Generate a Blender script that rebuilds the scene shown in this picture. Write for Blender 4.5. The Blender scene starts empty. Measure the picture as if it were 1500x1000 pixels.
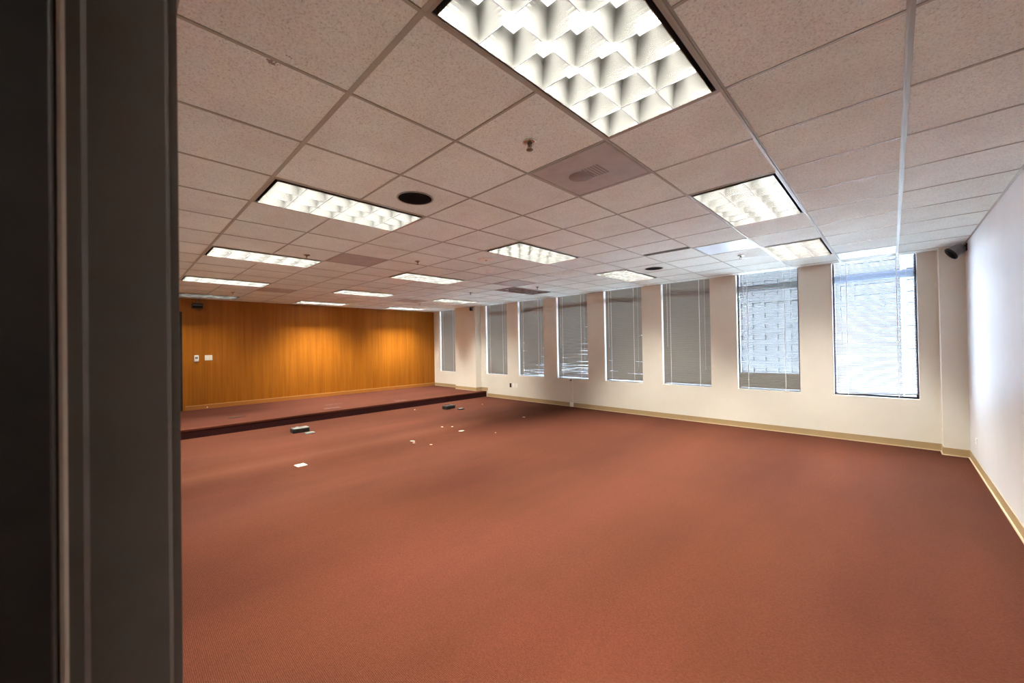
import bpy, math, random
from mathutils import Vector, Matrix
random.seed(7)
C = bpy.context.scene.collection
S = 0.6096                      # ceiling module, two feet
GX, GY = -1.1509, 0.7592        # grid origin
H = 1.164                       # ceiling plane; the camera stands at z = 0
FL = -1.515                     # carpet level
PL = -1.35                      # platform level
XE, XW, YN, YS = 0.675, -11.30, 7.72, 0.06
RISER = -8.60
def gx(i): return GX + i*S
def gy(j): return GY + j*S

# ------------------------------------------------------------------ mesh kit
class MB:
    def __init__(s): s.v = []; s.f = []; s.sm = []
    def box(s, x0, x1, y0, y1, z0, z1):
        n = len(s.v)
        s.v += [(x0,y0,z0),(x1,y0,z0),(x1,y1,z0),(x0,y1,z0),(x0,y0,z1),(x1,y0,z1),(x1,y1,z1),(x0,y1,z1)]
        for q in ((3,2,1,0),(4,5,6,7),(0,1,5,4),(1,2,6,5),(2,3,7,6),(3,0,4,7)):
            s.f.append(tuple(n+k for k in q)); s.sm.append(False)
        return s
    def bbox(s, x0, x1, y0, y1, z0, z1, b=0.004):
        """box with chamfered edges"""
        n = len(s.v); P = []
        def add(p): s.v.append(p); return len(s.v)-1
        xs, ys, zs = (x0,x1), (y0,y1), (z0,z1)
        idx = {}
        for i in (0,1):
            for j in (0,1):
                for k in (0,1):
                    sx, sy, sz = (b if i == 0 else -b), (b if j == 0 else -b), (b if k == 0 else -b)
                    idx[(i,j,k,'x')] = add((xs[i], ys[j]+sy, zs[k]+sz))
                    idx[(i,j,k,'y')] = add((xs[i]+sx, ys[j], zs[k]+sz))
                    idx[(i,j,k,'z')] = add((xs[i]+sx, ys[j]+sy, zs[k]))
        cen = Vector(((x0+x1)/2,(y0+y1)/2,(z0+z1)/2))
        def face(q):
            a, b_, c = [Vector(s.v[t]) for t in q[:3]]
            m = sum((Vector(s.v[t]) for t in q), Vector())/len(q)
            if (b_-a).cross(c-a).dot(m-cen) < 0: q = q[::-1]
            s.f.append(tuple(q)); s.sm.append(False)
        for i in (0,1):
            face([idx[(i,0,0,'x')],idx[(i,1,0,'x')],idx[(i,1,1,'x')],idx[(i,0,1,'x')]])
            face([idx[(0,i,0,'y')],idx[(1,i,0,'y')],idx[(1,i,1,'y')],idx[(0,i,1,'y')]])
            face([idx[(0,0,i,'z')],idx[(1,0,i,'z')],idx[(1,1,i,'z')],idx[(0,1,i,'z')]])
        for i in (0,1):
            for j in (0,1):
                face([idx[(i,j,0,'x')],idx[(i,j,1,'x')],idx[(i,j,1,'y')],idx[(i,j,0,'y')]])
                face([idx[(i,0,j,'x')],idx[(i,1,j,'x')],idx[(i,1,j,'z')],idx[(i,0,j,'z')]])
                face([idx[(0,i,j,'y')],idx[(1,i,j,'y')],idx[(1,i,j,'z')],idx[(0,i,j,'z')]])
                for k in (0,1):
                    face([idx[(i,j,k,'x')],idx[(i,j,k,'y')],idx[(i,j,k,'z')]])
        return s
    def lathe(s, prof, o=(0,0,0), axis=(0,0,1), n=24, smooth=True):
        """prof: (radius, height) list along axis"""
        a = Vector(axis).normalized()
        t = Vector((1,0,0)) if abs(a.x) < .9 else Vector((0,1,0))
        u = a.cross(t).normalized(); w = a.cross(u)
        o = Vector(o); rings = []
        for r, h in prof:
            if r < 1e-6:
                s.v.append(tuple(o+a*h)); rings.append([len(s.v)-1])
            else:
                st = len(s.v)
                for k in range(n):
                    q = 2*math.pi*k/n
                    s.v.append(tuple(o+a*h+(u*math.cos(q)+w*math.sin(q))*r))
                rings.append(list(range(st, st+n)))
        for A, B in zip(rings, rings[1:]):
            for k in range(n):
                k2 = (k+1) % n
                if len(A) == 1 and len(B) == 1: continue
                if len(A) == 1: f = (A[0], B[k2], B[k])
                elif len(B) == 1: f = (A[k], A[k2], B[0])
                else: f = (A[k], A[k2], B[k2], B[k])
                s.f.append(f); s.sm.append(smooth)
        return s
    def prism(s, poly, z0, z1, axis='z'):
        """extrude closed 2-D polygon; axis z: (x,y), axis x: (y,z), axis y: (x,z)"""
        n = len(s.v); m = len(poly)
        for z in (z0, z1):
            for a, b in poly:
                s.v.append({'z':(a,b,z),'x':(z,a,b),'y':(a,z,b)}[axis])
        s.f.append(tuple(range(n+m-1, n-1, -1))); s.f.append(tuple(range(n+m, n+2*m))); s.sm += [False]*2
        for k in range(m):
            k2 = (k+1) % m
            s.f.append((n+k, n+k2, n+m+k2, n+m+k)); s.sm.append(False)
        return s
    def tube(s, pts, r, n=8):
        pts = [Vector(p) for p in pts]; rings = []
        for i, p in enumerate(pts):
            d = (pts[min(i+1,len(pts)-1)]-pts[max(i-1,0)]).normalized()
            t = Vector((0,0,1)) if abs(d.z) < .9 else Vector((1,0,0))
            u = d.cross(t).normalized(); w = d.cross(u)
            st = len(s.v)
            for k in range(n):
                q = 2*math.pi*k/n; s.v.append(tuple(p+(u*math.cos(q)+w*math.sin(q))*r))
            rings.append(st)
        for a, b in zip(rings, rings[1:]):
            for k in range(n):
                s.f.append((a+k, a+(k+1)%n, b+(k+1)%n, b+k)); s.sm.append(True)
        s.f.append(tuple(rings[0]+k for k in range(n-1,-1,-1))); s.f.append(tuple(rings[-1]+k for k in range(n))); s.sm += [False]*2
        return s
    def build(s, name, mat, parent=None, loc=(0,0,0), fixn=True):
        me = bpy.data.meshes.new(name); me.from_pydata(s.v, [], s.f); me.update()
        me.polygons.foreach_set('use_smooth', s.sm)
        if fixn:
            import bmesh
            bm = bmesh.new(); bm.from_mesh(me); bmesh.ops.recalc_face_normals(bm, faces=bm.faces); bm.to_mesh(me); bm.free()
        me.materials.append(mat)
        o = bpy.data.objects.new(name, me); C.objects.link(o); o.location = loc
        if parent: o.parent = parent
        return o

def tag(o, label, cat, group=None, kind=None):
    o['label'] = label; o['category'] = cat
    if group: o['group'] = group
    if kind: o['kind'] = kind
    return o
def empty(name, loc=(0,0,0), rz=0.0):
    o = bpy.data.objects.new(name, None); C.objects.link(o); o.location = loc; o.rotation_euler = (0,0,rz)
    o.empty_display_size = .05
    return o
def struct(o, label=None):
    o['kind'] = 'structure'
    if label: o['label'] = label; o['category'] = o.name.split('_')[0]
    return o
def copy_tree(o, parent=None):
    c = o.copy(); C.objects.link(c)
    if parent: c.parent = parent
    for ch in list(o.children): copy_tree(ch, c)
    return c

# ------------------------------------------------------------------ materials
def mat(name, col=(.8,.8,.8), rough=.5, metal=0.0, spec=.5):
    m = bpy.data.materials.new(name); m.use_nodes = True
    b = m.node_tree.nodes['Principled BSDF']
    b.inputs['Base Color'].default_value = (*col, 1); b.inputs['Roughness'].default_value = rough
    b.inputs['Metallic'].default_value = metal; b.inputs['Specular IOR Level'].default_value = spec
    return m
class NT:
    def __init__(s, m): s.t = m.node_tree; s.b = s.t.nodes['Principled BSDF']
    def n(s, typ, **kw):
        x = s.t.nodes.new(typ)
        for k, v in kw.items():
            if k.startswith('_'): setattr(x, k[1:], v)
            else: x.inputs[k.replace('__',' ')].default_value = v
        return x
    def l(s, a, b): s.t.links.new(a, b)
    def pos(s): return s.n('ShaderNodeNewGeometry').outputs['Position']
    def mapv(s, v, scale=(1,1,1), loc=(0,0,0)):
        m = s.n('ShaderNodeMapping'); m.inputs['Scale'].default_value = scale; m.inputs['Location'].default_value = loc
        s.l(v, m.inputs['Vector']); return m.outputs[0]
    def noise(s, v, scale, detail=3, rough=.5):
        x = s.n('ShaderNodeTexNoise'); x.inputs['Scale'].default_value = scale; x.inputs['Detail'].default_value = detail
        x.inputs['Roughness'].default_value = rough; s.l(v, x.inputs['Vector']); return x.outputs['Fac']
    def ramp(s, f, stops):
        r = s.n('ShaderNodeValToRGB'); e = r.color_ramp.elements
        while len(e) < len(stops): e.new(.5)
        for k, (p, c) in enumerate(stops): e[k].position = p; e[k].color = (*c, 1) if len(c) == 3 else c
        s.l(f, r.inputs[0]); return r.outputs[0]
    def math(s, op, a, b=None, clamp=False):
        m = s.n('ShaderNodeMath', _operation=op); m.use_clamp = clamp
        for k, q in enumerate((a, b)):
            if q is None: continue
            if isinstance(q, (int, float)): m.inputs[k].default_value = q
            else: s.l(q, m.inputs[k])
        return m.outputs[0]
    def mix(s, f, a, b, mode='MIX'):
        m = s.n('ShaderNodeMix', _data_type='RGBA', _blend_type=mode)
        for k, q in ((0, f), (6, a), (7, b)):
            if isinstance(q, (int, float)): m.inputs[k].default_value = q
            elif isinstance(q, tuple): m.inputs[k].default_value = (*q, 1)
            else: s.l(q, m.inputs[k])
        return m.outputs[2]
    def bump(s, h, strength=.3, dist=.002):
        b = s.n('ShaderNodeBump'); b.inputs['Strength'].default_value = strength; b.inputs['Distance'].default_value = dist
        s.l(h, b.inputs['Height']); s.l(b.outputs[0], s.b.inputs['Normal'])

# carpet: ribbed loop pile, ribs run along x
def carpet(name, dark, mid, light, wear=True):
    m = mat(name, mid, .95, spec=.15); t = NT(m); p = t.pos()
    w1 = t.n('ShaderNodeTexWave', _wave_type='BANDS', _bands_direction='Y'); w1.inputs['Scale'].default_value = 1/(.0075)*.05*2*3.14159/1.0
    w1.inputs['Distortion'].default_value = 1.2; w1.inputs['Detail'].default_value = 1.0; w1.inputs['Detail Scale'].default_value = 3
    t.l(t.mapv(p), w1.inputs['Vector'])
    loops = t.noise(t.mapv(p, (95, 220, 150)), 1.0, 2)
    f = t.math('ADD', t.math('MULTIPLY', w1.outputs['Fac'], .35), t.math('MULTIPLY', loops, .65))
    base = t.ramp(f, [(.28, dark), (.52, mid), (.78, light)])
    blot = t.noise(t.mapv(p, (.75, .42, 1)), 1.0, 4, .6)
    tr = t.noise(t.mapv(p, (2.2, .30, 1)), 1.0, 2, .5)
    k = t.ramp(t.math('ADD', t.math('MULTIPLY', blot, .6), t.math('MULTIPLY', tr, .4)), [(.30, (.78,.77,.77)), (.5, (1.02,1.02,1.02)), (.68, (1.2,1.18,1.15))])
    col = t.mix(1.0, base, k, 'MULTIPLY')
    if wear:   # the seam: a dark joint and a paler strip of worn pile along it
        sx = t.n('ShaderNodeSeparateXYZ'); t.l(p, sx.inputs[0])
        wob = t.math('MULTIPLY', t.math('SUBTRACT', t.noise(t.mapv(p, (0, .9, 0)), 1.0, 3), .5), .10)
        d = t.math('ABSOLUTE', t.math('ADD', t.math('ADD', sx.outputs[0], 5.52), wob))
        seam = t.math('MULTIPLY', t.math('LESS_THAN', d, .008), t.math('GREATER_THAN', t.noise(t.mapv(p, (0, 1.1, 0)), 1.0, 1), .47))
        col = t.mix(t.math('MULTIPLY', seam, .75), col, (.06, .022, .018))
        worn = t.math('MULTIPLY', t.math('SUBTRACT', 1.0, t.math('DIVIDE', t.math('ABSOLUTE', t.math('ADD', t.math('ADD', sx.outputs[0], 5.95), wob)), .38), True), .5, True)
        col = t.mix(worn, col, (.118,.045,.0245))
    t.l(col, t.b.inputs['Base Color'])
    t.bump(f, .5, .003)
    return m
M = {}
M['carpet'] = carpet('carpet', (.043,.0109,.0054), (.072,.0190,.0089), (.099,.0303,.0152))
M['carpet_stage'] = carpet('carpet_stage', (.047,.0117,.0064), (.077,.0202,.0102), (.104,.032,.0169), wear=False)
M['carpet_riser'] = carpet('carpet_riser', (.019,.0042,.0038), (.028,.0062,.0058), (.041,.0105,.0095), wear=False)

def ceil_tile():
    m = mat('ceiling_tile', (.7,.65,.6), .95, spec=.1); t = NT(m); p = t.pos()
    c = t.n('ShaderNodeVectorMath', _operation='FLOOR'); t.l(t.mapv(p, (1/S, 1/S, 0), (-GX/S, -GY/S, 0)), c.inputs[0])
    wn = t.n('ShaderNodeTexWhiteNoise', _noise_dimensions='3D'); t.l(c.outputs[0], wn.inputs['Vector'])
    tone = t.ramp(wn.outputs['Value'], [(0, (.785,.875,.83)), (.5, (.815,.905,.86)), (1, (.84,.93,.885))])
    sp = t.noise(p, 130, 5, .7)
    speck = t.ramp(sp, [(.30, (.45,.43,.41)), (.43, (.90,.90,.90)), (.56, (1.0,1.0,1.0)), (.72, (1.10,1.10,1.09))])
    col = t.mix(1.0, tone, speck, 'MULTIPLY')
    blot = t.ramp(t.noise(p, 2.1, 4, .6), [(.3, (.93,.91,.90)), (.6, (1.02,1.02,1.02))])
    col = t.mix(1.0, col, blot, 'MULTIPLY')
    # a small brown stain beside one tile edge
    for (sx_, sy_, r_, a_) in ((-1.785, .455, .016, .75), (-1.70, .495, .004, .6)):
        dv = t.n('ShaderNodeVectorMath', _operation='DISTANCE'); t.l(p, dv.inputs[0]); dv.inputs[1].default_value = (sx_, sy_, H)
        q = t.math('ADD', dv.outputs['Value'], t.math('MULTIPLY', t.math('SUBTRACT', t.noise(p, 90, 3), .5), .09))
        col = t.mix(t.math('MULTIPLY', t.math('LESS_THAN', q, r_), a_), col, (.16,.11,.08))
    t.l(col, t.b.inputs['Base Color']); t.bump(sp, .35, .003)
    return m
M['tile'] = ceil_tile()
M['grid'] = mat('grid_paint', (.38,.40,.345), .48)
M['dark'] = mat('dark_void', (.03,.028,.027), .9)

def paint(name, col, rough, scuff=False, bs=.08):
    m = mat(name, col, rough); t = NT(m); p = t.pos()
    k = t.ramp(t.noise(p, 1.3, 4, .6), [(.3, (.95,.945,.94)), (.65, (1.02,1.02,1.02))])
    t.l(t.mix(1.0, col, k, 'MULTIPLY'), t.b.inputs['Base Color'])
    t.bump(t.noise(p, 260, 2), bs, .001)
    if scuff:
        r = t.ramp(t.noise(t.mapv(p, (1, 9, .35)), 1.0, 3), [(.3, (.26,)*3), (.7, (.40,)*3)])
        t.l(r, t.b.inputs['Roughness'])
    return m
M['cream'] = paint('cream_paint', (.755,.725,.635), .55)
M['white_wall'] = paint('white_gloss_wall', (.79,.795,.80), .36, False, .03)
M['plain'] = paint('corridor_paint', (.10,.085,.075), .8)

def wood():
    m = mat('cherry_veneer', (.4,.15,.04), .42, spec=.22); t = NT(m); p = t.pos()
    g1 = t.noise(t.mapv(p, (1, 14, .55)), 1.0, 5, .6)
    g2 = t.noise(t.mapv(p, (1, 70, 1.2)), 1.0, 3, .6)
    f = t.math('ADD', t.math('MULTIPLY', g1, .6), t.math('MULTIPLY', g2, .4))
    col = t.ramp(f, [(.28, (.235,.072,.004)), (.48, (.31,.102,.006)), (.62, (.365,.124,.008)), (.80, (.43,.160,.013))])
    # veneer leaves, each about 61 cm wide, a shade apart
    sx = t.n('ShaderNodeSeparateXYZ'); t.l(p, sx.inputs[0])
    leaf = t.math('FLOOR', t.math('DIVIDE', sx.outputs[1], .305))
    wn = t.n('ShaderNodeTexWhiteNoise', _noise_dimensions='1D'); t.l(leaf, wn.inputs['W'])
    k = t.ramp(wn.outputs['Value'], [(0, (.95,.945,.94)), (1, (1.04,1.04,1.04))])
    t.l(t.mix(1.0, col, k, 'MULTIPLY'), t.b.inputs['Base Color'])
    return m
M['wood'] = wood()
M['wood_base'] = mat('wood_base', (.36,.135,.022), .4)
M['gold_line'] = mat('base_top_edge', (.55,.30,.09), .4)
M['rubber'] = paint('tan_cove_base', (.40,.285,.145), .42, bs=.03)
M['rubber_edge'] = mat('cove_toe', (.60,.47,.30), .5)
M['metal_white'] = mat('white_enamel', (.82,.81,.78), .35)
M['slot'] = mat('fixture_slot', (.08,.072,.066), .35, .3)
M['trimgrey'] = mat('fixture_trim', (.34,.345,.31), .4)

def louver_mat():
    m = bpy.data.materials.new('louver_aluminium'); m.use_nodes = True; nt = m.node_tree; nt.nodes.clear()
    o = nt.nodes.new('ShaderNodeOutputMaterial'); mx = nt.nodes.new('ShaderNodeMixShader'); mx.inputs[0].default_value = .24
    d = nt.nodes.new('ShaderNodeBsdfDiffuse'); d.inputs[0].default_value = (.072,.072,.069,1)
    g = nt.nodes.new('ShaderNodeBsdfGlossy'); g.inputs[0].default_value = (.84,.83,.80,1); g.inputs['Roughness'].default_value = .16
    nt.links.new(d.outputs[0], mx.inputs[1]); nt.links.new(g.outputs[0], mx.inputs[2]); nt.links.new(mx.outputs[0], o.inputs[0]); return m
M['louver'] = louver_mat()
M['edge'] = mat('blade_edge_metal', (.10,.10,.11), .4, .4)
M['louver_lightened'] = mat('louver_lightened_grey', (.50,.47,.45), .5)  # same louver, light put into its colour for the unlit fixture
def emit(name, col, st):
    m = bpy.data.materials.new(name); m.use_nodes = True; nt = m.node_tree; nt.nodes.clear()
    o = nt.nodes.new('ShaderNodeOutputMaterial'); e = nt.nodes.new('ShaderNodeEmission')
    e.inputs[0].default_value = (*col, 1); e.inputs[1].default_value = st; nt.links.new(e.outputs[0], o.inputs[0]); return m
LAMP = 9.0
LAMP_W = 35.0
M['lamp'] = emit('fluorescent_tube', (1.0,.97,.90), LAMP)
M['lamp_dim'] = emit('fluorescent_tube_weak', (1.0,.90,.76), LAMP*.3)
M['lamp_off'] = mat('fluorescent_tube_off', (.78,.78,.76), .25)
M['black'] = mat('black_plastic', (.022,.022,.024), .55, 0, .25)
M['black_mesh'] = mat('speaker_cloth', (.008,.0075,.0075), .9, spec=.05)
M['chrome'] = mat('chrome', (.62,.60,.57), .25, 1.0)
M['brass'] = mat('dull_brass', (.20,.16,.11), .4, .9)
M['ivory'] = mat('ivory_plastic', (.78,.74,.66), .4)
M['white_pl'] = mat('white_plastic', (.86,.85,.82), .4)
M['lcd'] = mat('grey_display', (.16,.17,.15), .25)
M['brown_pl'] = mat('brown_plastic', (.035,.025,.018), .8, 0, .12)
def slatmat():
    m = mat('blind_slat', (.33,.315,.275), .38); return m
M['slat'] = slatmat()
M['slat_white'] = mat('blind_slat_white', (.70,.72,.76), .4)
M['cord'] = mat('blind_cord', (.88,.88,.88), .7)
M['rail'] = mat('blind_rail', (.26,.26,.26), .45)
def bronze(name, a, b, rough):
    m = mat(name, a, rough, .25); t = NT(m); p = t.pos()
    t.l(t.ramp(t.noise(p, 9, 5, .65), [(.35, a), (.7, b)]), t.b.inputs['Base Color']); return m
M['bronze'] = bronze('bronze_frame_paint', (.105,.094,.084), (.125,.112,.10), .42)
M['bronze_dark'] = bronze('dark_door_paint', (.007,.0055,.0045), (.022,.017,.0135), .5)
M['seal'] = mat('pale_seal', (.60,.54,.47), .5)
M['door'] = mat('door_paint_grey', (.16,.135,.12), .45)
M['frame_dark'] = mat('window_frame_bronze', (.035,.035,.05), .4, .3)
M['transom'] = mat('transom_blue_grey', (.50,.62,.78), .5)
def glass():
    m = bpy.data.materials.new('window_glass'); m.use_nodes = True; nt = m.node_tree; nt.nodes.clear()
    o = nt.nodes.new('ShaderNodeOutputMaterial'); mx = nt.nodes.new('ShaderNodeMixShader')
    fr = nt.nodes.new('ShaderNodeFresnel'); fr.inputs[0].default_value = 1.45
    t = nt.nodes.new('ShaderNodeBsdfTransparent'); t.inputs[0].default_value = (.90,.95,1,1)
    g = nt.nodes.new('ShaderNodeBsdfGlossy'); g.inputs['Roughness'].default_value = .02
    nt.links.new(fr.outputs[0], mx.inputs[0]); nt.links.new(t.outputs[0], mx.inputs[1]); nt.links.new(g.outputs[0], mx.inputs[2])
    nt.links.new(mx.outputs[0], o.inputs[0]); return m
M['glass'] = glass()
def perf():
    m = mat('perforated_metal', (.40,.355,.32), .6, .05); t = NT(m); p = t.pos()
    v = t.n('ShaderNodeTexVoronoi', _feature='F1'); v.inputs['Scale'].default_value = 210; v.inputs['Randomness'].default_value = 0
    t.l(p, v.inputs['Vector'])
    k = t.ramp(v.outputs['Distance'], [(.28, (.42,.40,.39)), (.36, (1,1,1))])
    d = t.ramp(t.noise(p, 6, 4, .6), [(.3, (.86,.85,.85)), (.7, (1.05,1.05,1.05))])
    t.l(t.mix(1.0, t.mix(1.0, (.46,.45,.43), k, 'MULTIPLY'), d, 'MULTIPLY'), t.b.inputs['Base Color']); return m
M['perf'] = perf()
M['smudge'] = mat('dusty_core', (.27,.25,.235), .8)
M['vent_bright'] = mat('brushed_panel', (.36,.375,.40), .42, .7)
M['debris'] = mat('pale_debris', (.62,.53,.45), .8)
M['steel'] = mat('grey_steel', (.20,.205,.185), .6, 0, .2)

# ------------------------------------------------------------------ room shell
struct(MB().box(XW-.2, XE+.15, -2.6, YN+.05, FL-.2, FL).build('floor', M['carpet']), 'red ribbed loop carpet across the room')
pf = empty('raised_platform', (RISER, 3.9, FL))
def local(o, p): o.parent = p; o.matrix_parent_inverse = Matrix.Translation(-Vector(p.location)); return o
o = MB().bbox(XW, RISER, YS, YN, PL-.04, PL, .006).build('platform_top', M['carpet_stage']); local(o, pf)
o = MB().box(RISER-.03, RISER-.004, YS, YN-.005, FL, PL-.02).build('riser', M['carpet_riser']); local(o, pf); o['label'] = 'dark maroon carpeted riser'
o = MB().box(RISER-.004, RISER+.010, YN-.028, YN-.004, FL, PL+.02).build('end_trim', M['rubber_edge']); local(o, pf); o['label'] = 'tan vinyl end strip at the window wall'
struct(pf, 'low red carpeted stage with dark riser along the wood wall'); pf['category'] = 'platform'

W = [(-.65,.255),(-1.97,-1.07),(-3.32,-2.405),(-4.635,-3.74),(-5.985,-5.08),(-7.31,-6.41),(-8.63,-7.74),(-10.96,-10.06)]
SILL, HEAD = -.848, 1.30
m = MB()
m.box(XW, XE, YN, YN+.20, FL, SILL)
ed = [XW] + [e for w in sorted(W) for e in w] + [XE]
for a, b in zip(ed[::2], ed[1::2]): m.box(a, b, YN, YN+.20, SILL, HEAD)
m.box(XW, XE, YN+.02, YN+.20, HEAD, 1.85); m.box(XW, XE, YN, YN+.02, H+.02, 1.85)
m.box(-9.83, -8.85, 7.50, YN, PL, 1.60)      # left pilaster
m.box(.45, XE, 7.50, YN, FL, 1.60)           # right pilaster
struct(m.build('wall_north', M['cream']), 'cream wall with eight tall windows and two pilasters')
struct(MB().box(XE, XE+.15, -2.6, YN+.2, FL, 1.85).build('wall_east', M['white_wall']), 'glossy white wall')
m = MB(); D0, D1, DT = .10, 1.06, .855
m.box(XW-.15, XW, D1, YN+.2, FL, 1.85); m.box(XW-.15, XW, -.1, D0, FL, 1.85); m.box(XW-.15, XW, D0, D1, DT, 1.85); m.box(XW-.15, XW, D0, D1, FL, PL)
m.box(XW-.25, XW-.15, -.1, D1+.2, FL, 1.85)
struct(m.build('wall_west', M['wood']), 'orange cherry veneer panelled wall behind the stage')
JX, JX2 = -.70, .23
m = MB(); m.box(XW-.15, JX-.045, -.10, YS, FL, 1.85); m.box(JX2+.045, XE, -.10, YS, FL, 1.85); m.box(JX-.045, JX2+.045, -.10, YS, .68, 1.85)
struct(m.build('wall_south', M['cream']), 'cream wall the photo is taken through')
m = MB(); m.box(-2.6, -2.5, -2.6, -.1, FL, 1.85); m.box(-2.6, XE, -2.7, -2.6, FL, 1.85); m.box(-2.6, XE, -2.6, -.1, H, H+.05)
struct(m.build('wall_corridor', M['plain']), 'dark corridor walls behind the doorway')
struct(MB().box(XW-.2, XE+.15, -2.7, YN+.2, 1.85, 2.0).build('roof_slab', M['dark']), 'dark slab above the ceiling void')

# wood wall base, cove bases
m = MB().box(XW, XW+.018, D1+.045, YN, PL, PL+.085)
bb = m.build('baseboard_west', M['wood_base']); struct(bb, 'wood baseboard under the veneer wall')
MB().box(XW, XW+.020, D1+.045, YN, PL+.085, PL+.097).build('top_edge', M['gold_line'], bb)
def cove(name, segs, z0, label):
    """segs: ((x0,y0),(x1,y1),(nx,ny)) wall runs with room-side normal"""
    m, e = MB(), MB()
    for (a, b, n) in segs:
        for mm, t0, t1, za, zb in ((m, 0, .005, .012, .098), (e, 0, .016, 0, .012)):
            xs = sorted((a[0]+n[0]*t0, b[0]+n[0]*t1)); ys = sorted((a[1]+n[1]*t0, b[1]+n[1]*t1))
            mm.box(xs[0], xs[1], ys[0], ys[1], z0+za, z0+zb)
    o = m.build(name, M['rubber']); struct(o, label)
    e.build('toe', M['rubber_edge'], o)
cove('baseboard_north', [((RISER,YN),(-5.60,YN),(0,-1)), ((-5.52,YN),(.45,YN),(0,-1)), ((.45,YN),(.45,7.5),(-1,0)), ((.445,7.5),(XE,7.5),(0,-1))], FL, 'tan vinyl cove base under the windows')
cove('baseboard_stage', [((XW,YN),(-9.83,YN),(0,-1)), ((-9.835,7.5),(-8.845,7.5),(0,-1)), ((-8.85,7.5),(-8.85,YN),(1,0)), ((-8.85,YN),(RISER+.03,YN),(0,-1))], PL, 'tan vinyl cove base on the stage')
cove('baseboard_east', [((XE,YS),(XE,7.5),(-1,0))], FL, 'tan vinyl cove base along the white wall')

# ceiling: tiles and T bars
lights = [(i,j) for i in (0,-4,-8,-12,-16) for j in (0,4,8)]
vents = [(-1,2),(-7,2),(-13,2),(-7,7),(-13,7)]
panels = [(-1,7),(1,10)]
skip = {(i,j+d) for i,j in lights for d in (0,1)} | set(vents) | set(panels)
m = MB(); LIFT = (-2,6)
for i in range(-18, 3):
    for j in range(-3, 12):
        if (i,j) in skip: continue
        x0, x1 = max(gx(i)+.0095, XW), min(gx(i+1)-.0095, XE-.002); y0, y1 = max(gy(j)+.0095, YS), min(gy(j+1)-.0095, YN-.004)
        if x1-x0 < .02 or y1-y0 < .02: continue
        if (i,j) == LIFT: m.box(x0, x1, y0, y1-.095, H+.002, H+.018); continue
        m.box(x0, x1, y0, y1, H+.002, H+.018)
ceiling = struct(m.build('ceiling', M['tile'], fixn=False), 'beige speckled suspended tile ceiling')
m = MB()
for i in range(-16, 4):
    w = .0125 if i in (1,2) else .0075
    x = min(gx(i), XE-.010)
    m.box(x-w, x+w, YS, YN-.002, H-.001, H+.004); 
    if i in (1,2): m.box(x-.004, x+.004, YS, YN-.002, H-.007, H-.001)
for j in range(-1, 12):
    w = .0115 if j in (0,) else .0068
    ya = gy(j)
    if ya < YS+.01 or ya > YN-.01: continue
    for i in range(-17, 3):
        if any(a == i and b+1 == j for a, b in lights): continue
        m.box(max(gx(i)+.0076, XW), min(gx(i+1)-.0076, XE), ya-w, ya+w, H-.0005, H+.0035)
m.box(XW, XE, YN-.022, YN-.001, H-.001, H+.002); m.box(XW, XW+.02, YS, YN-.022, H-.001, H+.002); m.box(XW, XE, YS, YS+.02, H-.001, H+.002)
m.build('ceiling_grid', M['grid'], ceiling)

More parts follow.
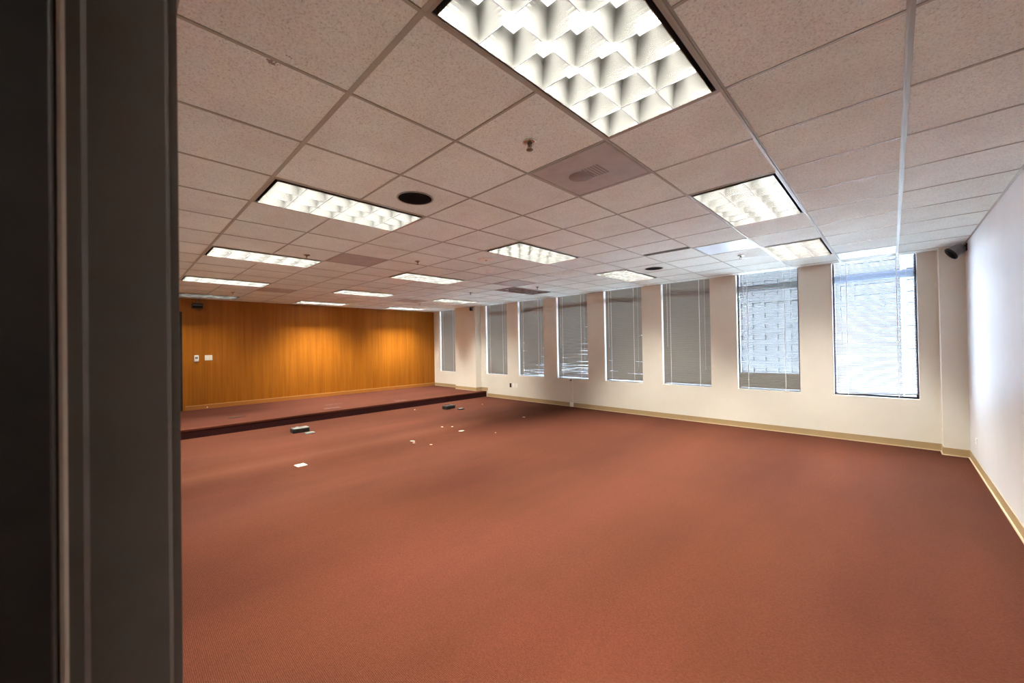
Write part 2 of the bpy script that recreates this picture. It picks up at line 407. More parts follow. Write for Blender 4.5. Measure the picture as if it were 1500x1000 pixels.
# ------------------------------------------------------------------ ceiling lights
def tube_light(name, watts):
    a = bpy.data.lights.new(name, 'AREA'); a.shape = 'RECTANGLE'; a.size = .033; a.size_y = 1.10
    a.energy = watts; a.color = (1.0,.965,.87); a.spread = math.radians(119); return a
TUBE, TUBE_DIM = tube_light('tube_light', LAMP_W), tube_light('tube_light_weak', LAMP_W*.25)
def make_light():
    r = empty('ceiling_light', (0,0,0)); tag(r, '-', 'ceiling light', 'recessed louvered ceiling lights')
    LX, LY = S, 2*S
    g = .0085
    h = MB(); z0, z1 = H+.004, H+.205
    # housing: open-bottomed tray
    for b in ((g,LX-g,g,LY-g,z1,z1+.004), (g,g+.004,g,LY-g,z0,z1), (LX-g-.004,LX-g,g,LY-g,z0,z1), (g,LX-g,g,g+.004,z0,z1), (g,LX-g,LY-g-.004,LY-g,z0,z1)): h.box(*b)
    o = h.build('housing', M['metal_white'], r)
    f = MB(); q = .012; a0 = g
    for b in ((a0,a0+q,a0,LY-a0), (LX-a0-q,LX-a0,a0,LY-a0), (a0+q,LX-a0-q,a0,a0+q), (a0+q,LX-a0-q,LY-a0-q,LY-a0)): f.box(b[0],b[1],b[2],b[3],H-.002,H+.004)
    f.build('trim_frame', M['trimgrey'], r)
    sl = MB(); a1 = a0+q-.001; w = .017
    for b in ((a1,a1+.003,a1,LY-a1), (LX-a1-.003,LX-a1,a1,LY-a1), (a1,LX-a1,a1,a1+.003), (a1,LX-a1,LY-a1-.003,LY-a1)): sl.box(b[0],b[1],b[2],b[3],H+.003,H+.11)
    for b in ((a1,a1+w,a1,LY-a1), (LX-a1-w,LX-a1,a1,LY-a1), (a1+w,LX-a1-w,a1,a1+w), (a1+w,LX-a1-w,LY-a1-w,LY-a1)): sl.box(b[0],b[1],b[2],b[3],H+.105,H+.111)
    sl.build('return_slot', M['slot'], r)
    # louver: parabolic blades, 3 x 6 cells
    lo = MB(); u = a1+w; zb, zt = H-.010, H+.105
    X0, X1, Y0, Y1 = u, LX-u, u, LY-u
    def prof(c, hw, lo_=True, hi_=True):
        pts = []
        n = 7
        if hi_: pts += [(c+.0008+hw*(k/n)**2.2, zb+(zt-zb)*k/n) for k in range(n+1)]
        else: pts += [(c, zb), (c, zt)]
        if lo_: pts += [(c-.0008-hw*(k/n)**2.2, zb+(zt-zb)*k/n) for k in range(n, -1, -1)]
        else: pts += [(c, zt), (c, zb)]
        out = []
        for p_ in pts:
            if not out or (abs(out[-1][0]-p_[0])+abs(out[-1][1]-p_[1])) > 1e-6: out.append(p_)
        return out
    for k in range(4):
        c = X0+(X1-X0)*k/3
        lo.prism(prof(c, .030, k > 0, k < 3), Y0, Y1, 'y')
    for k in range(7):
        c = Y0+(Y1-Y0)*k/6
        lo.prism(prof(c, .030, k > 0, k < 6), X0, X1, 'x')
    # outer faces of the louver frame
    lo.box(X0-.002,X0,Y0,Y1,zb,zt); lo.box(X1,X1+.002,Y0,Y1,zb,zt); lo.box(X0,X1,Y0-.002,Y0,zb,zt); lo.box(X0,X1,Y1,Y1+.002,zb,zt)
    o = lo.build('louver', M['louver'], r)
    le = MB(); e_ = .0011
    for k in range(1, 3):
        c = X0+(X1-X0)*k/3; le.box(c-e_, c+e_, Y0, Y1, zb-.0006, zb+.003)
    for k in range(1, 6):
        c = Y0+(Y1-Y0)*k/6; le.box(X0, X1, c-e_, c+e_, zb-.0006, zb+.003)
    le.build('blade_edge', M['edge'], o)
    for k in range(3):
        c = X0+(X1-X0)*(k+.5)/3
        t = MB().lathe([(0,0),(.0165,0),(.0165,1.10),(0,1.10)], (c, LY/2-.55, H+.142), (0,1,0), 12)
        t.build('lamp_tube', M['lamp'], r)
        lo_ = bpy.data.objects.new('tube_light', TUBE); C.objects.link(lo_); lo_.parent = r; lo_.location = (c, LY/2, H+.124)
    for k in range(3):
        c = X0+(X1-X0)*(k+.5)/3
        for y in (LY/2-.578, LY/2+.552):
            MB().bbox(c-.02, c+.02, y, y+.026, H+.120, H+.203, .003).build('lamp_holder', M['metal_white'], r)
    return r
L0 = make_light()
LL = {
 (0,0):'large bright louvered ceiling light above, tubes showing between curved blades',
 (0,4):'lit ceiling light on the right, between the big near one and the window-side one',
 (0,8):'lit ceiling light just before the two bright windows, right of a shiny panel',
 (-4,0):'long lit ceiling light of eighteen cells beside the larger black round speaker',
 (-4,4):'lit ceiling light at mid ceiling beside the beige round cover plate',
 (-4,8):'lit ceiling light near the windows, beside the small black round speaker',
 (-8,0):'long lit ceiling light whose far end meets a grey vent and a sprinkler',
 (-8,4):'lit ceiling light in the middle row, third from the wood wall',
 (-8,8):'dark unlit louvered ceiling light in front of the window blinds',
 (-12,0):'narrow lit ceiling light just before the dim one near the wood wall',
 (-12,4):'thin lit ceiling light in the middle row, second from the wood wall',
 (-12,8):'thin lit ceiling light above the left pilaster on the window side',
 (-16,0):'dim ceiling light by the wood wall above the black hanging speaker',
 (-16,4):'thin lit ceiling light in the middle row, closest to the wood wall',
 (-16,8):'thin lit ceiling light by the wood wall near the window corner'}
for n, (i,j) in enumerate(lights):
    r = L0 if n == 0 else copy_tree(L0)
    r.location = (gx(i), gy(j), 0); r['label'] = LL[(i,j)]
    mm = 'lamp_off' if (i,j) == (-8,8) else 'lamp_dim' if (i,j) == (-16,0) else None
    if mm:
        for ch in list(r.children):
            if ch.type == 'LIGHT':
                if mm == 'lamp_off': bpy.data.objects.remove(ch)
                else: ch.data = TUBE_DIM
                continue
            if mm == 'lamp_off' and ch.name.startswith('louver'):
                ch.material_slots[0].link = 'OBJECT'; ch.material_slots[0].material = M['louver_lightened']
            if ch.name.startswith('lamp_tube'):
                ch.material_slots[0].link = 'OBJECT'; ch.material_slots[0].material = M[mm]

# ------------------------------------------------------------------ vents and panels
VL = {(-1,2):'large grey perforated air vent with a dusty round smudge, beyond the big light',
 (-7,2):'plain grey perforated air vent touching the end of a long narrow light',
 (-13,2):'dark grey air vent far along the ceiling toward the wood wall',
 (-7,7):'grey air vent just before the unlit ceiling light',
 (-13,7):'small dark air vent near the far lights by the left pilaster'}
for (i,j) in vents:
    r = empty('air_vent', (gx(i)+S/2, gy(j)+S/2, H)); tag(r, VL[(i,j)], 'vent', 'perforated ceiling air vents')
    a = S/2-.0085
    MB().bbox(-a, a, -a, a, 0, .012, .004).build('perforated_face', M['perf'], r)
    f = MB()
    for b in ((-a,-a+.014,-a,a),(a-.014,a,-a,a),(-a+.014,a-.014,-a,-a+.014),(-a+.014,a-.014,a-.014,a)): f.box(b[0],b[1],b[2],b[3],-.003,.002)
    f.build('vent_frame', M['perf'], r)
    if (i,j) == (-1,2):
        sm = MB()
        for k in range(6): sm.box(-.02+.022*k, -.006+.022*k, -.085, .075, -.0008, .0)
        o = sm.build('core_slot', M['smudge'], r); o['label'] = 'row of dark slots showing through the face'
        o = MB().lathe([(.0,-.0006),(.085,-.0006),(.085,0)], (-.075,.0,0), n=28).build('dust_ring', M['smudge'], r); o['label'] = 'dark round dust smudge'
PLB = {(-1,7):'shiny pale metal ceiling panel between a lifted tile and the windows', (1,10):'shiny pale metal ceiling panel directly above the rightmost window'}
for (i,j) in panels:
    a = S/2-.0085
    r = empty('ceiling_panel', (gx(i)+S/2, gy(j)+S/2, H)); tag(r, PLB[(i,j)], 'vent', 'shiny ceiling panels')
    MB().bbox(-a, a, -a, a, 0, .012, .004).build('face_sheet', M['vent_bright'], r)
    f = MB()
    for b in ((-a,-a+.012,-a,a),(a-.012,a,-a,a),(-a+.012,a-.012,-a,-a+.012),(-a+.012,a-.012,a-.012,a)): f.box(b[0],b[1],b[2],b[3],-.003,.001)
    f.build('panel_frame', M['grid'], r)

# sprinklers
SPL = [((-.52,1.50),'chrome sprinkler head in the tile beside the large bright light'),
 ((-6.64,1.52),'small sprinkler head between a long lit light and the plain grey vent'),
 ((-13.76,1.53),'small sprinkler head near the ceiling above the wood wall'),
 ((-.50,8.55),'sprinkler head with white ring before the second window from the right'),
 ((-6.51,8.60),'small dark sprinkler head beside the unlit ceiling light'),
 ((-8.95,7.75),'dark sprinkler head left of the unlit ceiling light'),
 ((-5.68,3.52),'small sprinkler head by the dark tile joint in mid ceiling'),
 ((-13.19,8.32),'tiny sprinkler head by the far light near the left pilaster')]
sp0 = None
for (g_, lb) in SPL:
    if sp0 is None:
        r = sp0 = empty('sprinkler_head'); tag(r, lb, 'sprinkler', 'ceiling sprinkler heads')
        MB().lathe([(.016,0),(.034,-.001),(.040,-.006),(.030,-.010),(.016,-.010)], n=24).build('escutcheon', M['chrome'], r)
        MB().lathe([(0,0),(.011,0),(.011,-.022),(.007,-.026),(.007,-.034),(0,-.034)], n=12).build('body', M['brass'], r)
        f = MB(); f.tube([(.010,0,-.020),(.016,0,-.034),(.004,0,-.050)], .0025, 6); f.tube([(-.010,0,-.020),(-.016,0,-.034),(-.004,0,-.050)], .0025, 6)
        f.build('frame_arm', M['brass'], r)
        MB().lathe([(0,-.049),(.019,-.049),(.020,-.051),(0,-.053)], n=16).build('deflector', M['brass'], r)
    else: r = copy_tree(sp0); r['label'] = lb
    r.location = (GX+g_[0]*S, GY+g_[1]*S, H+.002)

# round speakers and covers in the ceiling
for n, ((a,b), lb) in enumerate([((-2.48,1.48),'black round ceiling speaker beside the long eighteen-cell light'), ((-2.48,8.51),'small-looking black round ceiling speaker close to the windows')]):
    r = empty('ceiling_speaker', (GX+a*S, GY+b*S, H+.002)); tag(r, lb, 'speaker', 'black round ceiling speakers')
    MB().lathe([(.128,0),(.140,-.002),(.142,-.006),(.132,-.008),(.128,-.006)], n=40).build('rim', M['trimgrey'], r)
    MB().lathe([(0,-.007),(.08,-.0065),(.130,-.004),(.130,0)], n=40).build('grille', M['black_mesh'], r)
r = empty('ceiling_cover', (GX-4.56*S, GY+4.57*S, H+.002)); tag(r, 'beige round cover plate on the ceiling near the middle light', 'cover plate')
MB().lathe([(0,-.012),(.085,-.012),(.105,-.008),(.115,0)], n=32).build('disc', M['ivory'], r)
MB().lathe([(0,-.016),(.012,-.015),(.014,-.012)], n=12).build('screw', M['chrome'], r)
r = empty('smoke_detector', (GX-5.52*S, GY+5.54*S, H+.002)); tag(r, 'small white round detector on the ceiling left of the unlit light', 'smoke detector')
MB().lathe([(0,-.010),(.060,-.010),(.064,0)], n=28).build('base', M['white_pl'], r)
MB().lathe([(0,-.032),(.030,-.031),(.046,-.020),(.050,-.010)], n=28).build('dome', M['white_pl'], r)

# ------------------------------------------------------------------ windows and blinds
GLY = YN+.125
TZ = .92
for k, (a, b) in enumerate(W):
    f = MB(); w = .026
    f.box(a, a+w, GLY-.03, GLY+.04, SILL, HEAD); f.box(b-w, b, GLY-.03, GLY+.04, SILL, HEAD)
    f.box(a+w, b-w, GLY-.03, GLY+.04, SILL, SILL+w); f.box(a+w, b-w, GLY-.03, GLY+.04, HEAD-w, HEAD)
    o = f.build('window_%d' % (k+1), M['frame_dark']); struct(o)
    MB().box(a+w, b-w, GLY, GLY+.006, SILL+w, HEAD-w).build('pane', M['glass'], o)
    MB().box(a+w, b-w, GLY-.025, GLY-.002, TZ-.055, TZ+.055).build('transom', M['transom'], o)

PITCH = .0215
def blind(k, tilt, low=None, rail_tilt=0.0, name_mat='slat', lb=''):
    """tilt: degrees of a slat from level; low=(z, tilt) closes slats under z"""
    a, b = W[k]; cx = (a+b)/2; hw = (b-a)/2-.016
    r = empty('venetian_blind', (cx, YN+.048, SILL)); tag(r, lb, 'blind', 'venetian blinds in the windows')
    z0, z1 = .035, HEAD-SILL-.035
    n = int((z1-z0)/PITCH); m = MB()
    rnd = random.Random(k*11+3)
    for q in range(n):
        z = z0+.012+q*PITCH
        t = tilt
        if low and SILL+z < low[0]: t = low[1]
        t += rnd.uniform(-2.0, 2.0); t = math.radians(t)
        dz = rail_tilt*max(0, 1-z/.16)
        n0 = len(m.v)
        pr = [(-.0125,0),(-.0045,.0045),(.0045,.0045),(.0125,0)]
        sec = [(y, zz+.0003) for y, zz in pr] + [(y, zz-.0003) for y, zz in pr[::-1]]
        sag = rnd.uniform(-.0012,.0012)
        for x in (-hw, hw):
            for y, zz in sec:
                yy = y*math.cos(t)-zz*math.sin(t); zq = y*math.sin(t)+zz*math.cos(t)
                m.v.append((x, yy, z+zq+dz*(x+hw)/(2*hw)+sag*(x/hw)))
        for e in range(8):
            e2 = (e+1) % 8
            m.f.append((n0+e, n0+e2, n0+8+e2, n0+8+e)); m.sm.append(False)
    m.build('slat_stack', M[name_mat], r)
    MB().bbox(-hw, hw, -.018, .018, z1, z1+.03, .003).build('head_rail', M['rail'], r)
    rl = MB(); n0 = len(rl.v)
    rl.bbox(-hw, hw, -.012, .012, .008, .022, .003)
    rl.v = [(x,y,z+rail_tilt*(x+hw)/(2*hw)) for x,y,z in rl.v]
    rl.build('bottom_rail', M['rail'], r)
    for x in (-hw*.66, hw*.58):
        MB().box(x-.0045, x+.0045, -.0155, -.0147, .012, z1).build('ladder_cord', M['cord'], r)
    MB().tube([(hw*.80, -.0165, .32), (hw*.80, -.0165, z1)], .0016, 5).build('lift_cord', M['cord'], r)
    MB().tube([(-hw*.80, -.0175, .75), (-hw*.80, -.0175, z1)], .0028, 6).build('tilt_wand', M['cord'], r)
    return r
BL = ['open white blind letting in bright daylight, its bottom rail lifted askew at one end',
 'half open blind with a bluish view above and closed slats at its foot',
 'closed grey blind on the window third from the white wall',
 'closed grey blind with a pale bent spot low down, fourth window from the white wall',
 'closed blue-grey blind above the white cable raceway',
 'closed grey blind above the dark and white wall outlets',
 'closed grey blind beside the left pilaster, bright along its foot',
 'closed grey blind between the wood wall and the left pilaster']
blind(0, 6, None, .055, 'slat_white', BL[0])
blind(1, -24, (-.56, -66), .0, 'slat', BL[1])
for k in range(2, 8): blind(k, (-64,-64,-62,-63,-63,-64)[k-2], None, 0, 'slat', BL[k])

# ------------------------------------------------------------------ doors
dj = empty('door_1', (JX, -.02, FL)); struct(dj, 'dark bronze metal door frame in the foreground')
def vprism(poly, z0, z1, name, mt, parent, lab=None):
    px, py, pz = parent.location
    o = MB().prism([(x-px, y-py) for x, y in poly], z0-pz, z1-pz).build(name, M[mt], parent)
    if lab: o['label'] = lab
    return o
top = .62
# rabbet, stop and room-side return of the jamb nearest the lens
vprism([(JX-.045,-.115),(JX-.001,-.115),(JX-.001,-.047),(JX+.0035,-.0445),(JX+.0035,-.0265),(JX,-.0215),(JX,.050),(JX-.0015,.0535),(JX-.006,.0545),(JX-.006,.0638),(JX-.045,.0638)], FL, top+.045, 'jamb', 'bronze', dj)
vprism([(JX+.0036,-.0450),(JX+.0036,-.0392),(JX+.006,-.0385),(JX+.0068,-.0420),(JX+.006,-.0456)], FL, top, 'seal_strip', 'seal', dj, 'thin pale seal strip along the frame')
vprism([(JX2+.045,-.115),(JX2+.001,-.115),(JX2+.001,-.047),(JX2-.0035,-.0445),(JX2-.0035,-.0265),(JX2,-.0215),(JX2,.0545),(JX2+.006,.066),(JX2+.045,.066)], FL, top+.045, 'jamb', 'bronze', dj)
px, py, pz = dj.location
MB().box(JX-px, JX2-px, -.115-py, .066-py, top-pz, top+.045-pz).build('head_jamb', M['bronze'], dj)
MB().bbox(JX+.0002-px, JX+.044-px, -1.02-py, -.0475-py, FL+.008-pz, top-.004-pz, .0015).build('leaf', M['bronze_dark'], dj)['label'] = 'dark mottled door leaf standing open'

d2 = empty('door_2', (XW, (D0+D1)/2, PL)); struct(d2, 'grey door with dark frame at the end of the wood wall')
f = MB(); yy = (D1-D0)/2; hh = DT-PL
f.box(-.15, .012, yy-.045, yy, 0, hh); f.box(-.15, .012, -yy, -yy+.045, 0, hh); f.box(-.15, .012, -yy+.045, yy-.045, hh-.045, hh)
f.build('door_frame', M['bronze_dark'], d2)
lf = MB().bbox(-.06, -.015, -yy+.047, yy-.047, .008, hh-.047, .003).build('door_leaf', M['door'], d2)
hd = MB(); hd.lathe([(0,0),(.027,0),(.027,.008),(0,.010)], (-.015, yy-.115, .87), (1,0,0), 20); hd.tube([(-.008,yy-.115,.87),(.04,yy-.115,.87),(.045,yy-.135,.87),(.045,yy-.235,.868)], .009, 8)
hd.build('lever_handle', M['chrome'], lf)
MB().lathe([(0,0),(.024,0),(.024,.014),(.016,.018),(0,.018)], (-.015, yy-.115, .96), (1,0,0), 20).build('deadbolt', M['chrome'], lf)

# ------------------------------------------------------------------ wall things
# hanging speaker on the wood wall
r = empty('wall_speaker', (XW, 1.32, 1.0)); tag(r, 'black box speaker hung high on the wood wall near the grey door', 'speaker', 'small black wall speakers')
MB().bbox(.03, .15, -.098, .098, -.055, .055, .010).build('cabinet', M['black'], r)
MB().bbox(.150, .154, -.085, .085, -.046, -.012, .001).build('grille', M['black_mesh'], r)
o = MB().bbox(.150, .1555, -.085, .085, .002, .016, .001).build('badge_strip', M['steel'], r); o['label'] = 'grey strip across the front'
MB().bbox(0, .03, -.03, .03, -.03, .03, .003).build('wall_plate', M['black'], r)
MB().tube([(.09,0,.05),(.09,0,.160)], .006, 8).build('hanger_rod', M['steel'], r)
# bullet speaker in the right corner
r = empty('wall_speaker', (XE, 7.30, 1.09)); tag(r, 'dark glossy bullet shaped speaker on a bracket in the corner of the white wall', 'speaker', 'small black wall speakers')
ax = Vector((-.80,-.16,-.58)).normalized(); o0 = Vector((-.085, .035, -.012))
M['pod'] = mat('pod_plastic', (.23,.25,.28), .28)
MB().lathe([(0,-.085),(.030,-.080),(.055,-.060),(.070,-.025),(.076,.010),(.078,.045)], o0, ax, 32).build('cabinet', M['pod'], r)
MB().lathe([(.078,.045),(.083,.048),(.083,.062),(.076,.068),(.074,.060)], o0, ax, 32).build('rim', M['black'], r)
MB().lathe([(.075,.060),(.05,.066),(0,.070)], o0, ax, 32).build('grille', M['black_mesh'], r)
MB().bbox(-.010, 0, -.022, .048, -.03, .06, .003).build('bracket_plate', M['black'], r)
MB().tube([(-.005,.012,.030),(-.04,.03,.040),tuple(o0+Vector((.012,.012,.03)))], .011, 10).build('bracket_arm', M['black'], r)
# small sensor on the left pilaster
r = empty('wall_speaker', (-8.93, 7.50, 1.09)); tag(r, 'tiny black speaker at the top of the left pilaster', 'speaker', 'small black wall speakers')
MB().bbox(-.035, .035, -.115, -.035, -.060, .045, .010).build('cabinet', M['black'], r)
MB().bbox(-.028, .028, -.118, -.115, -.052, .036, .001).build('grille', M['black_mesh'], r)
MB().tube([(0,0,.03),(0,-.03,.04),(0,-.06,.02)], .010, 8).build('bracket_arm', M['black'], r)

r = empty('thermostat', (XW, 1.305, -.190)); tag(r, 'small ivory thermostat with grey display on the wood wall', 'thermostat')
MB().bbox(0, .026, -.040, .040, -.072, .072, .006).build('case', M['ivory'], r)
MB().bbox(.026, .028, -.024, .024, -.012, .036, .001).build('display', M['lcd'], r)
r = empty('switch_plate', (XW, 1.525, -.182)); tag(r, 'wide ivory switch plate right of the thermostat', 'switch')
MB().bbox(0, .008, -.070, .070, -.060, .060, .004).build('plate', M['ivory'], r)
for y in (-.03, .03): MB().bbox(.008, .018, y-.016, y+.016, -.033, .033, .003).build('rocker', M['ivory'], r)
def plate(name, loc, rz, lb, cat, mt, slots=True, sz=(.036,.058), group=None):
    r = empty(name, loc, rz); tag(r, lb, cat, group)
    MB().bbox(-sz[0], sz[0], -.007, 0, -sz[1], sz[1], .003).build('plate', M[mt], r)
    if slots:
        for z in (-.022, .022):
            s_ = MB().lathe([(.0165,-.007),(.0165,-.010),(0,-.010)], (0,0,z), (0,1,0), 16)
            s_ = MB(); s_.bbox(-.0165, .0165, -.0095, -.007, z-.0145, z+.0145, .001)
            o = s_.build('socket', M[mt], r)
            p_ = MB(); p_.box(-.008,-.0055,-.0100,-.0095,z-.004,z+.006); p_.box(.0055,.008,-.0100,-.0095,z-.004,z+.006)
            p_.build('slot', M['black'], o)
    return r
plate('wall_outlet', (-7.627,YN,-1.125), 0, 'dark brown wall outlet under the blinds', 'outlet', 'brown_pl')
plate('blank_plate', (-7.505,YN,-1.122), 0, 'white blank wall plate touching the dark outlet side', 'wall plate', 'white_pl', False, group='white wall plates')
plate('blank_plate', (-7.395,YN,-1.122), 0, 'white blank wall plate farther from the dark outlet', 'wall plate', 'white_pl', False, group='white wall plates')
plate('wall_outlet', (XE,6.95,-1.225), math.pi/2*3, 'white wall outlet low on the white wall', 'outlet', 'white_pl')
r = empty('cable_raceway', (-5.555,YN,FL)); tag(r, 'white cable raceway running from window sill down to the carpet', 'raceway')
MB().bbox(-.032, .032, -.018, 0, .02, SILL-FL, .003).build('channel', M['cream'], r)
MB().bbox(-.045, .048, -.030, 0, 0, .100, .006).build('floor_boot', M['white_pl'], r)
MB().bbox(-.052, -.045, -.030, 0, 0, .085, .002).build('side_plate', M['steel'], r)
c_ = MB(); c_.bbox(-.030, -.008, -.026, -.018, SILL-FL-.05, SILL-FL-.004, .002); c_.bbox(.008, .024, -.026, -.018, SILL-FL-.045, SILL-FL-.004, .002)
c_.build('cable_clip', M['black'], r)
r = empty('door_stop', (XW+.018, 1.48, PL)); tag(r, 'small chrome door stop on the wood baseboard', 'door stop')
MB().lathe([(0,0),(.012,0),(.008,.01),(.006,.06)], (0,0,.04), (1,0,0), 12).build('stem', M['chrome'], r)
MB().lathe([(.006,.058),(.014,.06),(.014,.08),(0,.082)], (0,0,.04), (1,0,0), 12).build('tip', M['white_pl'], r)

# ------------------------------------------------------------------ floor things
def floorbox(loc, rz, lb, steel):
    r = empty('floor_outlet_box', loc, rz); tag(r, lb, 'floor box', 'raised floor outlet boxes')
    MB().bbox(-.085, .085, -.15, .13, 0, .075, .008).build('housing', M['black'], r)
    MB().bbox(-.08, .08, -.13, .125, .075, .080, .002).build('lid', M['steel' if steel else 'black'], r)
    for y in (-.06, .05): MB().bbox(.085, .089, y-.035, y+.035, .018, .062, .001).build('socket', M['brown_pl'], r)
    MB().tube([(-.02,-.10,.085),(-.02,-.05,.100),(.02,-.02,.090),(.03,.04,.085)], .006, 6).build('cable', M['steel' if steel else 'black'], r)
    return r
def lidplate(loc, rz, lb, mt):
    r = empty('floor_box_lid', loc, rz); tag(r, lb, 'floor box', 'loose floor box lids')
    MB().bbox(-.05, .05, -.07, .07, 0, .026, .004).build('lid', M[mt], r)
    MB().bbox(-.035, .035, -.05, .05, .026, .029, .001).build('insert', M['steel'], r)
    return r
floorbox((-7.72,2.36,FL), .0, 'grey topped floor outlet box near the dim end of the stage', True)
lidplate((-7.42,2.42,FL), .2, 'small grey floor box lid beside the grey topped box', 'steel')
floorbox((-7.70,5.66,FL), .1, 'all black floor outlet box near the window end of the stage', False)
lidplate((-7.36,5.75,FL), -.1, 'small flat black lid beside the all black floor box', 'black')
r = empty('floor_plate', (-5.50,1.68,FL), .1); tag(r, 'white square cover plate lying alone on the carpet', 'floor plate')
MB().bbox(-.06, .06, -.06, .06, 0, .010, .004).build('plate', M['debris'], r)
MB().lathe([(0,.010),(.018,.010),(.018,.013),(0,.013)], n=16).build('plug', M['ivory'], r)
def flake(loc, sz, rz, lb, name='carpet_scrap', mt='debris', group='pale scraps on the carpet', h=.006):
    rnd = random.Random(int(abs(loc[0]*913+loc[1]*377)))
    n = 9; sz *= .72; poly = [(sz*rnd.uniform(.5,1)*math.cos(2*math.pi*k/n), sz*.6*rnd.uniform(.5,1)*math.sin(2*math.pi*k/n)) for k in range(n)]
    o = MB().prism(poly, 0, h).build(name, M[mt], None, loc); o.rotation_euler = (0,0,rz)
    tag(o, lb, 'scrap', group); return o
flake((-5.52,3.33,FL), .075, .4, 'biggest white scrap on the carpet joint')
flake((-5.40,3.28,FL), .035, 1.0, 'small white scrap touching the biggest scrap on the joint')
flake((-5.50,4.30,FL), .085, 1.3, 'long white scrap on the carpet joint beyond the biggest one')
flake((-6.05,4.28,FL), .040, .2, 'pale scrap beyond the joint, one of a close pair, toward the stage')
flake((-5.92,4.42,FL), .032, .9, 'second of the close pair of pale scraps, nearer the joint')
flake((-5.53,5.97,FL), .055, .2, 'lone white scrap toward the windows')
flake((-5.10,3.40,FL), .040, .8, 'faint pink scrap in front of the joint', mt='rubber_edge')
flake((-4.93,4.60,FL), .022, .8, 'tiny pale scrap in front of the joint', mt='rubber_edge')
flake((-8.20,5.02,FL), .030, .5, 'tiny pale scrap at the foot of the riser')
flake((-7.55,6.60,FL), .024, .5, 'tiny pale scrap toward the end of the riser', mt='rubber_edge')
def flat(loc, sx, sy, rz, lb, mt):
    r = empty('floor_cover', loc, rz); tag(r, lb, 'floor plate', 'flat cover plates on the stage')
    MB().bbox(-sx, sx, -sy, sy, 0, .006, .002).build('plate', M[mt], r)
    f = MB(); f.box(-sx+.02, sx-.02, -.008, .008, .006, .007); f.build('slot', M['brown_pl'], r)
    return r
M['dusty'] = mat('dusty_cover', (.115,.055,.042), .9, 0, .1)
flat((-9.35,1.70,PL), .05, .14, 0, 'dark slotted cover plate on the stage nearest the grey door', 'brown_pl')
flat((-8.98,3.40,PL), .09, .17, 0, 'pinkish cover plate on the stage near its edge', 'dusty')
flat((-9.55,3.66,PL), .04, .20, 0, 'thin pinkish cover strip behind the other plate on the stage', 'dusty')
flat((-8.80,5.00,PL), .08, .16, 0, 'pinkish cover plate on the stage edge toward the windows', 'dusty')

# ------------------------------------------------------------------ outside
M['facade'] = mat('pale_facade', (.019,.0205,.023), .8)
M['facade_glass'] = mat('facade_glass', (.0125,.0145,.018), .3)
M['fac_white'] = mat('white_facade', (.042,.042,.044), .8)
def tower(x0, x1, y, z1, lb, wall, storey=3.5, bay=3.2, strip=.55):
    r = empty('office_building', ((x0+x1)/2, y, -45)); tag(r, lb, 'building', 'office buildings outside the windows')
    cx = (x0+x1)/2; a, b = x0-cx, x1-cx; top_ = z1+45
    MB().box(a, b, 1.2, 22, 0, top_).build('core', M['facade_glass'], r)
    m = MB(); z = 0
    while z < top_:
        m.box(a, b, 0, 1.2, z, min(z+storey*strip, top_)); z += storey
    n = int((b-a)/bay)
    for k in range(n+1):
        x = a+(b-a)*k/n; m.box(x-.55, x+.55, -.15, 1.2, 0, top_)
    m.build('facade', M[wall], r)
    MB().box(a-.5, b+.5, -.6, 22.5, top_, top_+1.5).build('parapet', M[wall], r)
    return r
tower(-16.5, 1.6, 172, 58, 'pale office tower with rows of windows seen through the rightmost blind', 'facade')
tower(3.0, 6.0, 170, 75, 'narrow white tower edge seen through the rightmost blind', 'fac_white', 3.5, 3.0, .92)
tower(6.6, 40, 176, 60, 'bluish office tower at the edge of the rightmost window', 'facade')
tower(-62, -20, 150, 52, 'wide pale office block seen through the half open blind', 'facade', 3.6, 3.4, .6)
pr = MB().bbox(-60, 60, 8.4, 34, -6.0, -4.6, .05).build('reflector_roof', mat('reflector_white', (.85,.85,.85), .9)); struct(pr, 'unseen white roof added outside to bounce sunlight onto the ceiling')  # added out of view, throws sun up through the blinds to the ceiling
g = MB().box(-400, 400, 20, 500, -46, -45).build('ground', mat('street', (.35,.35,.36), .9)); struct(g, 'street far below the windows')

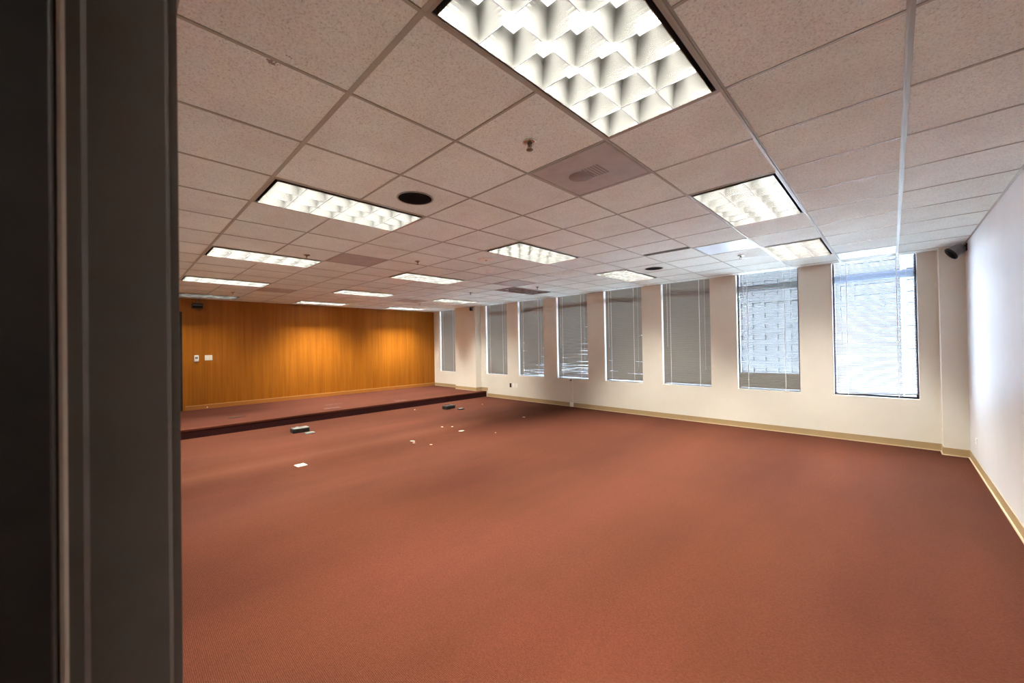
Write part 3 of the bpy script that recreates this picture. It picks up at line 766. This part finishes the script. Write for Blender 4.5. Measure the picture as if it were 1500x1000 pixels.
# ------------------------------------------------------------------ light, camera
w = bpy.data.worlds.new('sky'); bpy.context.scene.world = w; w.use_nodes = True
bg = w.node_tree.nodes['Background']; bg.inputs[0].default_value = (.80,.89,1.0,1); bg.inputs[1].default_value = 22.0
s = bpy.data.lights.new('sun', 'SUN'); s.energy = 34.0; s.angle = .01; s.color = (1,.96,.9)
so = bpy.data.objects.new('sun', s); C.objects.link(so); so.rotation_euler = Vector((-.72,.16,-.66)).to_track_quat('-Z','Y').to_euler()

cl = bpy.data.lights.new('corridor_lamp', 'AREA'); cl.shape = 'RECTANGLE'; cl.size = .5; cl.size_y = 1.0; cl.energy = 14; cl.color = (1,.95,.85)  # added unseen fill light behind the camera, brightens the door jamb
clo = bpy.data.objects.new('corridor_lamp', cl); C.objects.link(clo); clo.location = (-.1, -1.4, H-.01)  # added unseen fill light for the door jamb
cam = bpy.data.cameras.new('camera'); co = bpy.data.objects.new('camera', cam); C.objects.link(co)
yaw, pit, rol = -7.73961631e-01, 8.46885485e-03, -1.66494685e-02
F = Vector((math.sin(yaw)*math.cos(pit), math.cos(yaw)*math.cos(pit), math.sin(pit)))
R0 = Vector((math.cos(yaw), -math.sin(yaw), 0)); U0 = R0.cross(F)
R = R0*math.cos(rol)+U0*math.sin(rol); U = -R0*math.sin(rol)+U0*math.cos(rol)
mw = Matrix((R, U, -F)).transposed().to_4x4(); co.matrix_world = mw
cam.sensor_fit = 'HORIZONTAL'; cam.sensor_width = 36; cam.lens = 569.9106*36/1500; cam.clip_start = .01; cam.clip_end = 1000
cam.dof.use_dof = True; cam.dof.focus_distance = 5.0; cam.dof.aperture_fstop = 4.0
sc = bpy.context.scene; sc.camera = co
sc.view_settings.view_transform = 'Standard'; sc.view_settings.look = 'None'; sc.view_settings.gamma = 1; sc.view_settings.use_curve_mapping = False
sc.view_settings.exposure = 0.66
cy = sc.cycles
cy.max_bounces = 12; cy.diffuse_bounces = 7; cy.glossy_bounces = 5; cy.transparent_max_bounces = 16
cy.caustics_reflective = True; cy.sample_clamp_indirect = 14.0; cy.use_denoising = True; cy.denoiser = 'OPENIMAGEDENOISE'
cy.use_adaptive_sampling = False
